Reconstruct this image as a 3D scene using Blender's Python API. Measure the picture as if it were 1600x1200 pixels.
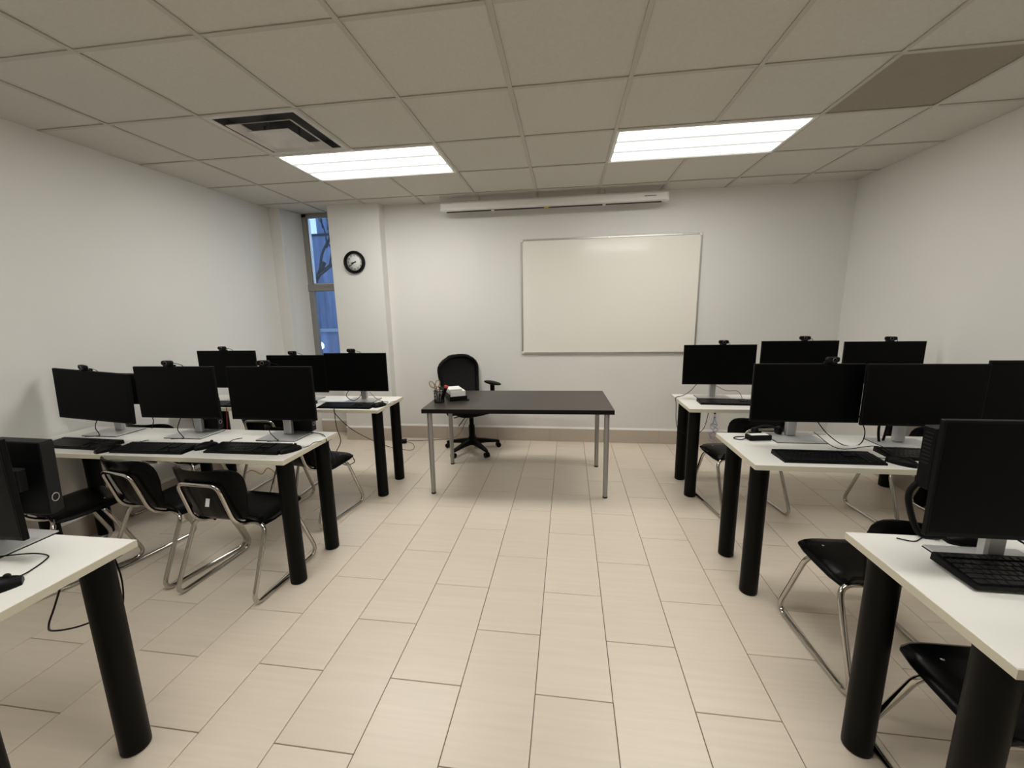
import bpy, math, random
from mathutils import Vector, Matrix
random.seed(7)
PI = math.pi
S = bpy.context.scene
COL = S.collection
for o in list(bpy.data.objects):
    bpy.data.objects.remove(o)

# ------------------------------------------------------------------ camera, world, exposure
CAM_H = 1.475
cd = bpy.data.cameras.new('camera')
cam = bpy.data.objects.new('camera', cd)
COL.objects.link(cam)
cd.sensor_fit = 'HORIZONTAL'
cd.sensor_width = 36.0
cd.lens = 36.0 * 633.47 / 1600.0
cd.clip_start = 0.02
yaw, pit, rol = 0.1333, 0.1797, -0.0181
fw = Vector((-math.sin(yaw) * math.cos(pit), math.cos(yaw) * math.cos(pit), -math.sin(pit)))
rt = Vector((math.cos(yaw), math.sin(yaw), 0))
up = rt.cross(fw)
r2 = rt * math.cos(rol) + up * math.sin(rol)
u2 = up * math.cos(rol) - rt * math.sin(rol)
m = Matrix((r2, u2, -fw)).transposed().to_4x4()
m.translation = Vector((0, 0, CAM_H))
cam.matrix_world = m
S.camera = cam

w = bpy.data.worlds.new('World')
S.world = w
w.use_nodes = True
bg = w.node_tree.nodes['Background']
bg.inputs[0].default_value = (0.46, 0.68, 1.0, 1)
bg.inputs[1].default_value = 1.7
S.view_settings.view_transform = 'Standard'
S.view_settings.look = 'None'
S.view_settings.gamma = 1.0
S.view_settings.use_curve_mapping = False
S.view_settings.exposure = 0.0
LAMP = 15.4            # radiance of the fluorescent lenses

# ------------------------------------------------------------------ helpers
def mat(name, col, rough=0.5, metal=0.0, noise=None, bump=None, coat=0.0, spec=0.5, emit=None, objvar=0.0):
    """noise=(scale, amount, (sx,sy,sz)) colour mottling, bump=(scale, strength, (sx,sy,sz))"""
    M = bpy.data.materials.new(name)
    M.use_nodes = True
    nt = M.node_tree
    N, L = nt.nodes, nt.links
    b = N['Principled BSDF']
    b.inputs['Base Color'].default_value = (*col, 1)
    b.inputs['Roughness'].default_value = rough
    b.inputs['Metallic'].default_value = metal
    b.inputs['Specular IOR Level'].default_value = spec
    b.inputs['Coat Weight'].default_value = coat
    b.inputs['Coat Roughness'].default_value = 0.12
    if emit:
        b.inputs['Emission Color'].default_value = (*emit[0], 1)
        b.inputs['Emission Strength'].default_value = emit[1]
    def tex(scale, st):
        tc = N.new('ShaderNodeTexCoord')
        mp = N.new('ShaderNodeMapping')
        mp.inputs['Scale'].default_value = st
        L.new(tc.outputs['Object'], mp.inputs['Vector'])
        t = N.new('ShaderNodeTexNoise')
        t.inputs['Scale'].default_value = scale
        t.inputs['Detail'].default_value = 5
        src = mp.outputs[0]
        if objvar:
            oi = N.new('ShaderNodeObjectInfo')
            mu = N.new('ShaderNodeVectorMath')
            mu.operation = 'SCALE'
            mu.inputs[0].default_value = (37.0, 53.0, 11.0)
            L.new(oi.outputs['Random'], mu.inputs['Scale'])
            ad = N.new('ShaderNodeVectorMath')
            L.new(src, ad.inputs[0])
            L.new(mu.outputs[0], ad.inputs[1])
            src = ad.outputs[0]
        L.new(src, t.inputs['Vector'])
        return t
    if noise:
        t = tex(noise[0], noise[2])
        hs = N.new('ShaderNodeHueSaturation')
        hs.inputs['Color'].default_value = (*col, 1)
        mr = N.new('ShaderNodeMapRange')
        mr.inputs['From Min'].default_value = 0.3
        mr.inputs['From Max'].default_value = 0.7
        mr.inputs['To Min'].default_value = 1 - noise[1]
        mr.inputs['To Max'].default_value = 1 + noise[1]
        L.new(t.outputs['Fac'], mr.inputs['Value'])
        val = mr.outputs[0]
        if objvar:
            oi = N.new('ShaderNodeObjectInfo')
            m2 = N.new('ShaderNodeMapRange')
            m2.inputs['To Min'].default_value = 1 - objvar
            m2.inputs['To Max'].default_value = 1 + objvar
            L.new(oi.outputs['Random'], m2.inputs['Value'])
            mm = N.new('ShaderNodeMath')
            mm.operation = 'MULTIPLY'
            L.new(val, mm.inputs[0])
            L.new(m2.outputs[0], mm.inputs[1])
            val = mm.outputs[0]
        L.new(val, hs.inputs['Value'])
        L.new(hs.outputs[0], b.inputs['Base Color'])
    if bump:
        t = tex(bump[0], bump[2])
        bp = N.new('ShaderNodeBump')
        bp.inputs['Strength'].default_value = bump[1]
        bp.inputs['Distance'].default_value = 0.002
        L.new(t.outputs['Fac'], bp.inputs['Height'])
        L.new(bp.outputs[0], b.inputs['Normal'])
    return M

ONE = (1, 1, 1)
M = {}
M['wall'] = mat('wall_paint', (0.80, 0.79, 0.755), 0.6, noise=(1.5, 0.012, ONE), bump=(180, 0.12, ONE))
M['ceil'] = mat('ceiling_tile_board', (0.625, 0.60, 0.545), 0.95, noise=(60, 0.03, ONE), bump=(160, 0.5, ONE), objvar=0.012)
M['ceil_dark'] = mat('brown_ceiling_panel', (0.33, 0.29, 0.235), 0.95, noise=(40, 0.03, ONE))
M['tbar'] = mat('ceiling_grid_enamel', (0.51, 0.48, 0.425), 0.55)
M['tile'] = mat('beige_floor_tile', (0.80, 0.70, 0.585), 0.33, noise=(2.0, 0.035, (1.2, 26, 1)), bump=(3, 0.06, (2, 60, 1)), objvar=0.03)
M['grout'] = mat('brown_grout', (0.20, 0.155, 0.12), 0.9)
M['base_tile'] = mat('taupe_base_tile', (0.55, 0.475, 0.40), 0.4, noise=(3, 0.04, (2, 2, 30)), objvar=0.02)
M['white_trim'] = mat('white_trim_bead', (0.90, 0.88, 0.84), 0.35)
M['alu'] = mat('brushed_aluminium', (0.62, 0.61, 0.58), 0.32, 0.9, noise=(8, 0.05, (60, 1, 1)))
M['winframe'] = mat('grey_window_frame', (0.30, 0.29, 0.27), 0.5, 0.2)
M['desk'] = mat('white_laminate', (0.82, 0.81, 0.76), 0.38, noise=(4, 0.012, ONE))
M['desk_edge'] = mat('cream_edge_band', (0.70, 0.66, 0.53), 0.5)
M['legblack'] = mat('black_leg_enamel', (0.0035, 0.0035, 0.003), 0.45, noise=(6, 0.1, ONE), spec=0.12)
M['espresso_edge'] = mat('black_edge_band', (0.008, 0.006, 0.005), 0.5, spec=0.15)
M['espresso'] = mat('black_brown_woodgrain', (0.040, 0.031, 0.025), 0.36, noise=(6, 0.16, (1, 22, 1)), bump=(5, 0.12, (1, 40, 1)))
M['greyleg'] = mat('silver_leg_enamel', (0.36, 0.355, 0.345), 0.4, 0.5)
M['shell'] = mat('black_polypropylene', (0.003, 0.003, 0.0032), 0.26, bump=(300, 0.04, ONE), spec=0.10)
M['chrome'] = mat('chrome_tube', (0.52, 0.50, 0.46), 0.09, 1.0)
M['plastic'] = mat('black_plastic', (0.0035, 0.0035, 0.0038), 0.45, spec=0.14)
M['plastic2'] = mat('charcoal_plastic', (0.012, 0.012, 0.013), 0.5, spec=0.25)
M['keycap'] = mat('black_keycap', (0.006, 0.006, 0.0065), 0.4, spec=0.25)
M['screen'] = mat('dark_lcd_panel', (0.002, 0.002, 0.0022), 0.45, spec=0.08)
M['silver'] = mat('silver_stand', (0.58, 0.58, 0.58), 0.36, 0.5)
M['mesh'] = mat('black_mesh_fabric', (0.012, 0.012, 0.0125), 0.8, spec=0.2, bump=(600, 0.5, ONE))
M['fabric'] = mat('black_seat_fabric', (0.005, 0.005, 0.005), 0.9, spec=0.15, bump=(400, 0.4, ONE))
M['board'] = mat('whiteboard_enamel', (0.92, 0.88, 0.805), 0.40, noise=(1.2, 0.015, ONE), coat=0.9)
M['casing'] = mat('white_screen_casing', (0.80, 0.79, 0.75), 0.4)
M['yellow'] = mat('yellow_tag', (0.75, 0.55, 0.05), 0.5)
M['paper'] = mat('white_paper', (0.85, 0.84, 0.82), 0.8)
M['red'] = mat('red_plastic', (0.62, 0.06, 0.04), 0.4)
M['tan'] = mat('tan_plastic_grip', (0.42, 0.27, 0.16), 0.45)
M['steel'] = mat('steel', (0.6, 0.6, 0.6), 0.25, 1.0)
M['clockface'] = mat('white_clock_dial', (0.85, 0.85, 0.82), 0.5)
M['bluecable'] = mat('blue_cable_jacket', (0.22, 0.26, 0.42), 0.5)
M['yellowcable'] = mat('yellow_cable_jacket', (0.65, 0.42, 0.06), 0.5)
M['redcable'] = mat('red_cable_jacket', (0.30, 0.02, 0.02), 0.5)
M['greycable'] = mat('grey_cable_jacket', (0.22, 0.21, 0.20), 0.5)
M['ventdark'] = mat('dark_duct', (0.08, 0.08, 0.08), 0.8)
M['ventwhite'] = mat('vent_enamel', (0.62, 0.60, 0.56), 0.45, noise=(7, 0.12, ONE))
M['lampwhite'] = mat('lamp_enamel', (0.80, 0.80, 0.77), 0.4)
M['snow'] = mat('dusk_snow_ground', (0.30, 0.32, 0.36), 0.7, noise=(0.8, 0.4, (1, 3, 1)))
M['render'] = mat('blue_grey_cladding', (0.17, 0.205, 0.30), 0.8, noise=(1.4, 0.4, (4, 4, 0.4)))
M['bark'] = mat('dark_bark', (0.05, 0.045, 0.045), 0.9)
M['outlamp'] = mat('lit_outdoor_lamp', (0.9, 0.9, 0.85), 0.5, emit=((0.9, 0.95, 1.0), 4.0))

# lit lens: three bright tubes with dimmer gaps between them
def lens_material(name, strength):
    ML = bpy.data.materials.new('lit_prismatic_lens')
    ML.use_nodes = True
    nt = ML.node_tree
    for n in list(nt.nodes):
        nt.nodes.remove(n)
    def math_node(op, a, b=None):
        q = nt.nodes.new('ShaderNodeMath'); q.operation = op
        nt.links.new(a, q.inputs[0])
        if b is not None: q.inputs[1].default_value = b
        return q.outputs[0]
    tc = nt.nodes.new('ShaderNodeTexCoord')
    sp = nt.nodes.new('ShaderNodeSeparateXYZ')
    nt.links.new(tc.outputs['Object'], sp.inputs[0])
    c = math_node('COSINE', math_node('MULTIPLY', sp.outputs['Y'], 2 * PI / 0.19))
    mr = nt.nodes.new('ShaderNodeMapRange')
    mr.inputs['From Min'].default_value = -0.97; mr.inputs['From Max'].default_value = -0.1
    nt.links.new(c, mr.inputs['Value'])
    f = math_node('POWER', mr.outputs[0], 1.7)
    f = math_node('ADD', math_node('MULTIPLY', f, strength), 0.72)
    em = nt.nodes.new('ShaderNodeEmission'); em.inputs[0].default_value = (1.0, 0.985, 0.93, 1)
    nt.links.new(f, em.inputs[1])
    out = nt.nodes.new('ShaderNodeOutputMaterial')
    nt.links.new(em.outputs[0], out.inputs[0])
    M[name] = ML
lens_material('lens_front_left', LAMP * 1.17)
lens_material('lens_front_right', LAMP * 0.88)
lens_material('lens_rear', LAMP * 0.95)

# thin window glass
MG = bpy.data.materials.new('window_glass')
MG.use_nodes = True
nt = MG.node_tree
for n in list(nt.nodes):
    nt.nodes.remove(n)
tr = nt.nodes.new('ShaderNodeBsdfTransparent'); tr.inputs[0].default_value = (0.86, 0.91, 0.97, 1)
gl = nt.nodes.new('ShaderNodeBsdfGlossy'); gl.inputs['Roughness'].default_value = 0.02
fr = nt.nodes.new('ShaderNodeFresnel'); fr.inputs[0].default_value = 1.45
mx = nt.nodes.new('ShaderNodeMixShader')
out = nt.nodes.new('ShaderNodeOutputMaterial')
nt.links.new(fr.outputs[0], mx.inputs[0]); nt.links.new(tr.outputs[0], mx.inputs[1]); nt.links.new(gl.outputs[0], mx.inputs[2])
nt.links.new(mx.outputs[0], out.inputs[0])
M['glass'] = MG


class B:
    """collects shapes, build() links them as one mesh object"""
    def __init__(s):
        s.v = []; s.f = []; s.sm = []; s.T = None
    def add(s, vs, fs, smooth=False):
        o = len(s.v)
        if s.T is not None:
            vs = [tuple(s.T @ Vector(p)) for p in vs]
        s.v += [tuple(p) for p in vs]
        s.f += [tuple(i + o for i in f) for f in fs]
        s.sm += [smooth] * len(fs)
        return s
    def box(s, c, d, ch=0.0):
        x, y, z = c; a, b, e = d[0] / 2, d[1] / 2, d[2] / 2
        if ch <= 0:
            vs = [(x + i * a, y + j * b, z + k * e) for i in (-1, 1) for j in (-1, 1) for k in (-1, 1)]
            return s.add(vs, [(0, 1, 3, 2), (4, 6, 7, 5), (0, 4, 5, 1), (2, 3, 7, 6), (0, 2, 6, 4), (1, 5, 7, 3)])
        vs = []; idx = {}
        for i in (-1, 1):
            for j in (-1, 1):
                for k in (-1, 1):
                    for ax in range(3):
                        p = [i * (a - ch), j * (b - ch), k * (e - ch)]
                        p[ax] = (i * a, j * b, k * e)[ax]
                        idx[(i, j, k, ax)] = len(vs)
                        vs.append((x + p[0], y + p[1], z + p[2]))
        fs = []
        def key(sg, ax): return idx[(sg[0], sg[1], sg[2], ax)]
        for ax in range(3):
            o1, o2 = (ax + 1) % 3, (ax + 2) % 3
            for sgn in (-1, 1):
                q = []
                for u, v in ((-1, -1), (1, -1), (1, 1), (-1, 1)):
                    g = [0, 0, 0]; g[ax] = sgn; g[o1] = u; g[o2] = v
                    q.append(key(g, ax))
                fs.append(tuple(q if sgn > 0 else q[::-1]))
            for u in (-1, 1):           # edges parallel to ax
                for v in (-1, 1):
                    g1 = [0, 0, 0]; g1[ax] = -1; g1[o1] = u; g1[o2] = v
                    g2 = list(g1); g2[ax] = 1
                    q = [key(g1, o1), key(g2, o1), key(g2, o2), key(g1, o2)]
                    fs.append(tuple(q if u * v < 0 else q[::-1]))
        for i in (-1, 1):
            for j in (-1, 1):
                for k in (-1, 1):
                    q = [idx[(i, j, k, 0)], idx[(i, j, k, 1)], idx[(i, j, k, 2)]]
                    fs.append(tuple(q if i * j * k > 0 else q[::-1]))
        return s.add(vs, fs)
    def rbox(s, c, d, r, n=4, ch=0.002):
        """slab with rounded corners in plan"""
        pts = []
        a, b = d[0] / 2 - r, d[1] / 2 - r
        for q, (sx, sy) in enumerate(((1, 1), (-1, 1), (-1, -1), (1, -1))):
            for i in range(n + 1):
                t = q * PI / 2 + i * PI / 2 / n
                pts.append((sx * a, sy * b, math.cos(t), math.sin(t)))
        h = d[2] / 2
        rings = []
        for z, rr in ((-h, r - ch), (-h + ch, r), (h - ch, r), (h, r - ch)):
            rings.append([(c[0] + p[0] + p[2] * rr, c[1] + p[1] + p[3] * rr, c[2] + z) for p in pts])
        return s.loft(rings, True, True)
    def loft(s, rings, cap=True, smooth=False):
        n = len(rings[0]); vs = [p for r in rings for p in r]; fs = []
        for i in range(len(rings) - 1):
            for j in range(n):
                k = (j + 1) % n
                fs.append((i * n + j, i * n + k, (i + 1) * n + k, (i + 1) * n + j))
        o = len(s.f)
        s.add(vs, fs, smooth)
        if cap:
            s.add(rings[0], [tuple(range(n))[::-1]])
            s.add(rings[-1], [tuple(range(n))])
        return s
    def lathe(s, prof, c=(0, 0, 0), n=20, axis='z'):
        rings = []
        for r, z in prof:
            ring = []
            for i in range(n):
                t = 2 * PI * i / n
                p = (r * math.cos(t), r * math.sin(t), z)
                if axis == 'y': p = (p[0], -p[2], p[1])
                elif axis == 'x': p = (p[2], p[0], p[1])
                ring.append((c[0] + p[0], c[1] + p[1], c[2] + p[2]))
            rings.append(ring)
        return s.loft(rings, True, True)
    def cyl(s, c, r, h, n=20, axis='z', ch=0.0015):
        return s.lathe([(r - ch, 0), (r, ch), (r, h - ch), (r - ch, h)], c, n, axis)
    def tube(s, path, r, n=8, closed=False, cap=True):
        P = [Vector(p) for p in path]
        rings = []; prev = None; m_ = len(P)
        for i, p in enumerate(P):
            if closed: t = P[(i + 1) % m_] - P[i - 1]
            else: t = P[min(i + 1, m_ - 1)] - P[max(i - 1, 0)]
            if t.length < 1e-9: t = Vector((0, 0, 1))
            t.normalize()
            if prev is None:
                a = Vector((0, 0, 1)) if abs(t.z) < 0.9 else Vector((1, 0, 0))
                u = t.cross(a).normalized()
            else:
                u = prev - t * prev.dot(t)
                u.normalize()
            prev = u
            v = t.cross(u)
            rings.append([tuple(p + (u * math.cos(2 * PI * k / n) + v * math.sin(2 * PI * k / n)) * r) for k in range(n)])
        if closed:
            rings.append(rings[0])
        return s.loft(rings, cap and not closed, True)
    def build(s, name, mt, parent=None, loc=None, rot=None):
        me = bpy.data.meshes.new(name)
        me.from_pydata(s.v, [], s.f)
        me.polygons.foreach_set('use_smooth', s.sm)
        for x in (mt if isinstance(mt, (list, tuple)) else [mt]):
            me.materials.append(M[x])
        me.update()
        o = bpy.data.objects.new(name, me)
        COL.objects.link(o)
        if parent: o.parent = parent
        if loc: o.location = loc
        if rot: o.rotation_euler = rot
        return o

def fillet(pts, r, n=5):
    P = [Vector(p) for p in pts]
    res = [P[0]]
    for i in range(1, len(P) - 1):
        a, b, c = P[i - 1], P[i], P[i + 1]
        d1 = (a - b); d2 = (c - b)
        q = min(r, d1.length * 0.48, d2.length * 0.48)
        s0 = b + d1.normalized() * q; s1 = b + d2.normalized() * q
        for k in range(n + 1):
            t = k / n
            res.append(s0 * (1 - t) ** 2 + b * 2 * t * (1 - t) + s1 * t * t)
    res.append(P[-1])
    return res

def spline(pts, n=6):
    P = [Vector(p) for p in pts]
    P = [P[0] * 2 - P[1]] + P + [P[-1] * 2 - P[-2]]
    res = []
    for i in range(1, len(P) - 2):
        for k in range(n):
            t = k / n
            a, b, c, d = P[i - 1], P[i], P[i + 1], P[i + 2]
            res.append(0.5 * (2 * b + (c - a) * t + (2 * a - 5 * b + 4 * c - d) * t * t + (3 * b - a - 3 * c + d) * t ** 3))
    res.append(P[-2])
    return res

def tag(o, label, cat, group=None, kind=None):
    if label: o['label'] = label
    if cat: o['category'] = cat
    if group: o['group'] = group
    if kind: o['kind'] = kind
    return o

def thing(name, label, cat, loc=(0, 0, 0), rz=0.0, group=None):
    o = bpy.data.objects.new(name, None)
    o.empty_display_size = 0.05
    COL.objects.link(o)
    o.location = loc
    o.rotation_euler = (0, 0, rz)
    return tag(o, label, cat, group)

def dup(root, label, loc, rz=0.0, skip=()):
    r = root.copy(); COL.objects.link(r)
    r.location = loc; r.rotation_euler = (0, 0, rz); r['label'] = label
    for ch in list(root.children):
        if ch.name.split('.')[0] in skip: continue
        c = ch.copy(); COL.objects.link(c); c.parent = r
        for g in list(ch.children):
            d = g.copy(); COL.objects.link(d); d.parent = c
    return r

def struct(o):
    o['kind'] = 'structure'
    return o

# ------------------------------------------------------------------ the room
XL, XR, YB, YR, ZC = -3.24, 2.70, 4.46, -2.3, 2.6125
T = 0.15
YW = 4.62                      # window plane
RC = 4.72
PX0, PX1, PY = -2.56, -1.975, 4.335   # pillar
WX0 = -3.075                   # left reveal

floor = struct(B().box((0.5 * (XL + XR), 0.5 * (YR + RC), -0.03), (XR - XL + 2 * T, RC - YR + 2 * T, 0.05)).build('floor', 'grout'))
TW, TL, TX0 = 0.2975, 0.5869, -1.0112
TH = -0.0061
def tile_bm(w, l):
    return B().box((0, 0, -0.006), (w - 0.0032, l - 0.0032, 0.012), 0.0012)
tproto = None
rest = B()
ct, sn = math.cos(TH), math.sin(TH)
for c in range(-9, 14):
    off = 0.163 if c % 2 else 0.457
    for n in range(-6, 9):
        x = TX0 + (c + 0.5) * TW
        y = off + (n + 0.5) * TL
        X, Y = ct * x - sn * y, sn * x + ct * y
        if X < XL - 0.12 or X > XR + 0.12 or Y > YW + 0.28 or Y < YR - 0.25: continue
        if Y > YB + 0.27 and X > PX0: continue
        if Y > 0.15:
            if tproto is None:
                tproto = tile_bm(TW, TL).build('floor_tile', 'tile', floor)
                o = tproto
            else:
                o = tproto.copy(); COL.objects.link(o)
            o.location = (X, Y, 0); o.rotation_euler = (0, 0, TH)
        else:
            rest.T = Matrix.Translation((X, Y, 0)) @ Matrix.Rotation(TH, 4, 'Z')
            rest.box((0, 0, -0.006), (TW - 0.0032, TL - 0.0032, 0.012), 0.0012)
ro = rest.build('floor_tile_rest', 'tile', floor)
ro['kind'] = 'stuff'

struct(B().box((XL - T / 2, 0.5 * (YR + RC), ZC / 2), (T, RC - YR, ZC + 0.1)).build('wall_left', 'wall'))
struct(B().box((XR + T / 2, 0.5 * (YR + RC), ZC / 2), (T, RC - YR, ZC + 0.1)).build('wall_right', 'wall'))
struct(B().box((0.5 * (XL + XR), YR - T / 2, ZC / 2), (XR - XL + 2 * T, T, ZC + 0.1)).build('wall_rear', 'wall'))
wb = B()
wb.box(((PX1 + XR) / 2, (YB + RC) / 2, ZC / 2), (XR - PX1, RC - YB, ZC + 0.1))               # back wall
wb.box(((PX0 + PX1) / 2, (PY + RC) / 2, ZC / 2), (PX1 - PX0, RC - PY, ZC + 0.1), 0.004)     # pillar
wb.box(((XL + WX0 - 0.03) / 2, (4.32 + RC) / 2, ZC / 2), (WX0 - 0.03 - XL, RC - 4.32, ZC + 0.1), 0.004)  # left pilaster
wb.add([(WX0 - 0.04, 4.33, 0), (WX0 + 0.02, YW, 0), (WX0 + 0.02, RC, 0), (WX0 - 0.04, RC, 0),
        (WX0 - 0.04, 4.33, ZC), (WX0 + 0.02, YW, ZC), (WX0 + 0.02, RC, ZC), (WX0 - 0.04, RC, ZC)],
       [(0, 1, 5, 4), (1, 2, 6, 5), (2, 3, 7, 6), (3, 0, 4, 7), (4, 5, 6, 7)])
struct(wb.build('wall_back', 'wall'))

# ceiling: plenum board, tiles, T-bar grid
ceil = struct(B().box((0.5 * (XL + XR), 0.5 * (YR + RC), ZC + 0.09), (XR - XL + 2 * T, RC - YR + 2 * T, 0.05)).build('ceiling', 'ceil'))
GX, GY, G = -2.124, 1.7295, 0.61
xs = [XL] + [GX + i * G for i in range(-1, 8)] + [XR]
ys = [YR] + [GY + j * G for j in range(-6, 5)] + [YW + 0.04]
FIX = {(0, 2): 1, (1, 2): 1, (4, 2): 1, (5, 2): 1, (0, -2): 1, (1, -2): 1, (4, -2): 1, (5, -2): 1}
BAR = 0.024
tiles = {}
for i in range(len(xs) - 1):
    for j in range(len(ys) - 1):
        ci, rj = i - 2, j - 7
        if (ci, rj) in FIX or (ci, rj) == (0, 1): continue
        x0, x1, y0, y1 = xs[i], xs[i + 1], ys[j], ys[j + 1]
        k = (round(x1 - x0, 3), round(y1 - y0, 3))
        nm, mt = ('ceiling_tile', 'ceil') if (ci, rj) != (6, 1) else ('ceiling_panel', 'ceil_dark')
        dz = 0.0
        if (k, mt) in tiles:
            o = tiles[(k, mt)].copy(); COL.objects.link(o)
        else:
            o = B().box((0, 0, 0.008), (k[0] - 0.002, k[1] - 0.002, 0.016), 0.002).build(nm, mt, ceil)
            tiles[(k, mt)] = o
        o.location = ((x0 + x1) / 2, (y0 + y1) / 2, ZC + 0.006)
        if mt == 'ceil_dark': o['label'] = 'brown blank ceiling panel'
for i, x in enumerate(xs[1:-1]):
    runs = []; a = YR
    for j in range(len(ys) - 1):
        if (i - 2, j - 7) in FIX and (i - 1, j - 7) in FIX:      # a fixture spans this runner
            runs.append((a, ys[j])); a = ys[j + 1]
    runs.append((a, YW))
    for a, e in runs:
        B().box((x, (a + e) / 2, ZC + 0.002), (BAR, e - a, 0.006), 0.001).build('ceiling_runner', 'tbar', ceil)
for y in ys[1:-1]:
    for i in range(len(xs) - 1):
        B().box(((xs[i] + xs[i + 1]) / 2, y, ZC + 0.0025), (xs[i + 1] - xs[i] - BAR, BAR, 0.005), 0.001).build('ceiling_cross_tee', 'tbar', ceil)

# baseboards: individual tiles under a white bead
def baseboard(name, p0, p1, nrm, z=0.150):
    """row of base tiles from p0 to p1 along a wall whose normal is nrm"""
    p0 = Vector((*p0, 0)); p1 = Vector((*p1, 0)); n = Vector((*nrm, 0))
    d = p1 - p0; Ln = d.length; a = math.atan2(d.y, d.x)
    sgn = 1 if Vector((-math.sin(a), math.cos(a), 0)).dot(n) > 0 else -1
    bd = B()
    pf = [(0.0, z - 0.002), (0.0135, z - 0.002), (0.0135, z + 0.003), (0.004, z + 0.020), (0.0, z + 0.020)]
    if sgn < 0: pf = pf[::-1]
    bd.loft([[(x, sgn * y, q) for y, q in pf] for x in (0, Ln)])
    root = bd.build(name, 'white_trim', None, tuple(p0), (0, 0, a))
    struct(root)
    B().box((Ln / 2, sgn * 0.003, z / 2), (Ln, 0.006, z)).build('grout_backing', 'grout', root)
    k = max(1, math.ceil(Ln / 0.60)); t = 0
    for i in range(k):
        l = min(0.60, Ln - t)
        if l < 0.02: break
        B().box((t + l / 2, sgn * 0.006, z / 2), (l - 0.002, 0.012, z - 0.002), 0.001).build('base_tile', 'base_tile', root)
        t += l
baseboard('baseboard_back', (PX1, YB), (XR, YB), (0, -1))
baseboard('baseboard_pillar', (PX0, PY), (PX1, PY), (0, -1))
baseboard('baseboard_left', (XL, YR), (XL, 4.32), (1, 0))
baseboard('baseboard_right', (XR, YR), (XR, YB), (-1, 0))

# window: full-height slot with transom
W0, W1 = WX0 + 0.02, PX0
SILL = 0.92
struct(B().box(((W0 + W1) / 2 - 0.005, (YW + RC) / 2, SILL / 2), (W1 - W0 + 0.04, RC - YW, SILL)).build('wall_sill', 'wall'))
baseboard('baseboard_sill', (W0, YW), (W1, YW), (0, -1))
win = struct(B().box(((W0 + W1) / 2, YW + 0.03, SILL + 0.02), (W1 - W0, 0.06, 0.04), 0.003).build('window_1', 'winframe'))
fb = B()
fb.box((W0 + 0.03, YW + 0.03, (SILL + ZC) / 2), (0.06, 0.06, ZC - SILL), 0.003)
fb.box((W1 - 0.02, YW + 0.03, (SILL + ZC) / 2), (0.04, 0.06, ZC - SILL), 0.003)
fb.box(((W0 + W1) / 2, YW + 0.03, ZC - 0.02), (W1 - W0, 0.06, 0.04), 0.003)
fb.build('window_frame', 'winframe', win)
B().box(((W0 + W1) / 2, YW + 0.025, 1.78), (W1 - W0, 0.07, 0.078), 0.003).build('transom', 'winframe', win)
sb = B()
sb.box((W0 + 0.067, YW + 0.035, 2.19), (0.010, 0.045, 0.74), 0.002)
sb.box(((W0 + W1) / 2, YW + 0.035, 1.826), (W1 - W0 - 0.08, 0.045, 0.014), 0.002)
sb.build('sash', 'alu', win)
B().box(((W0 + W1) / 2, YW + 0.045, 2.19), (W1 - W0, 0.006, 0.74)).build('pane', 'glass', win)
B().box(((W0 + W1) / 2, YW + 0.045, (SILL + 1.75) / 2), (W1 - W0, 0.006, 1.75 - SILL)).build('pane', 'glass', win)

# ------------------------------------------------------------------ outdoors, dusk
gr = B().box((-10, 15, -0.35), (40, 20.4, 0.1)).build('snowy_ground', 'snow')
struct(gr)
bl = thing('neighbour_building', 'blue-grey building seen through the narrow window', 'building', (-8.2, 12.5, -0.3))
B().box((0, 2, 2.1), (6.0, 4, 4.2)).build('wall', 'render', bl)
B().box((0.52, 0.2, 4.6), (0.27, 0.3, 3.2)).build('chimney', 'render', bl)
B().box((0, 2, 4.22), (6.1, 4.1, 0.06)).build('roof_edge', 'bark', bl)
b3 = thing('low_wall', 'low grey garden wall outside the window', 'wall', (-7.0, 10.4, -0.3))
B().box((0, 0, 0.65), (7.0, 0.25, 1.3)).build('wall', 'render', b3)
B().box((0, 0, 1.33), (7.1, 0.35, 0.07)).build('coping', 'snow', b3)
tr_ = thing('bare_tree', 'bare winter tree seen through the narrow window', 'tree', (-5.62, 8.0, -0.3))
tb = B(); random.seed(5)
def branch(p, d, l, r, lev):
    q = p + d * l
    mid = (p + q) / 2 + Vector((random.uniform(-.06, .06), random.uniform(-.06, .06), 0)) * l
    tb.tube(spline([p, mid, q], 3), r, 5)
    if lev > 0:
        for k in range(3):
            nd = (d + Vector((random.uniform(-.8, .8), random.uniform(-.8, .8), random.uniform(-.1, .6)))).normalized()
            branch(p.lerp(q, random.uniform(0.5, 1.0)), nd, l * random.uniform(0.55, 0.8), r * 0.55, lev - 1)
branch(Vector((0, 0, 0)), Vector((0.05, 0, 1)), 2.0, 0.09, 4)
tb.build('branches', 'bark', tr_)
ol = thing('outdoor_lamp', 'small lit outdoor lamp low beyond the window', 'lamp', (-6.36, 9.9, -0.3))
B().cyl((0, 0, 0), 0.03, 0.87, 10).build('post', 'bark', ol)
B().lathe([(0.02, 0.86), (0.07, 0.90), (0.07, 0.99), (0.03, 1.04)], n=14).build('lantern', 'outlamp', ol)

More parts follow.
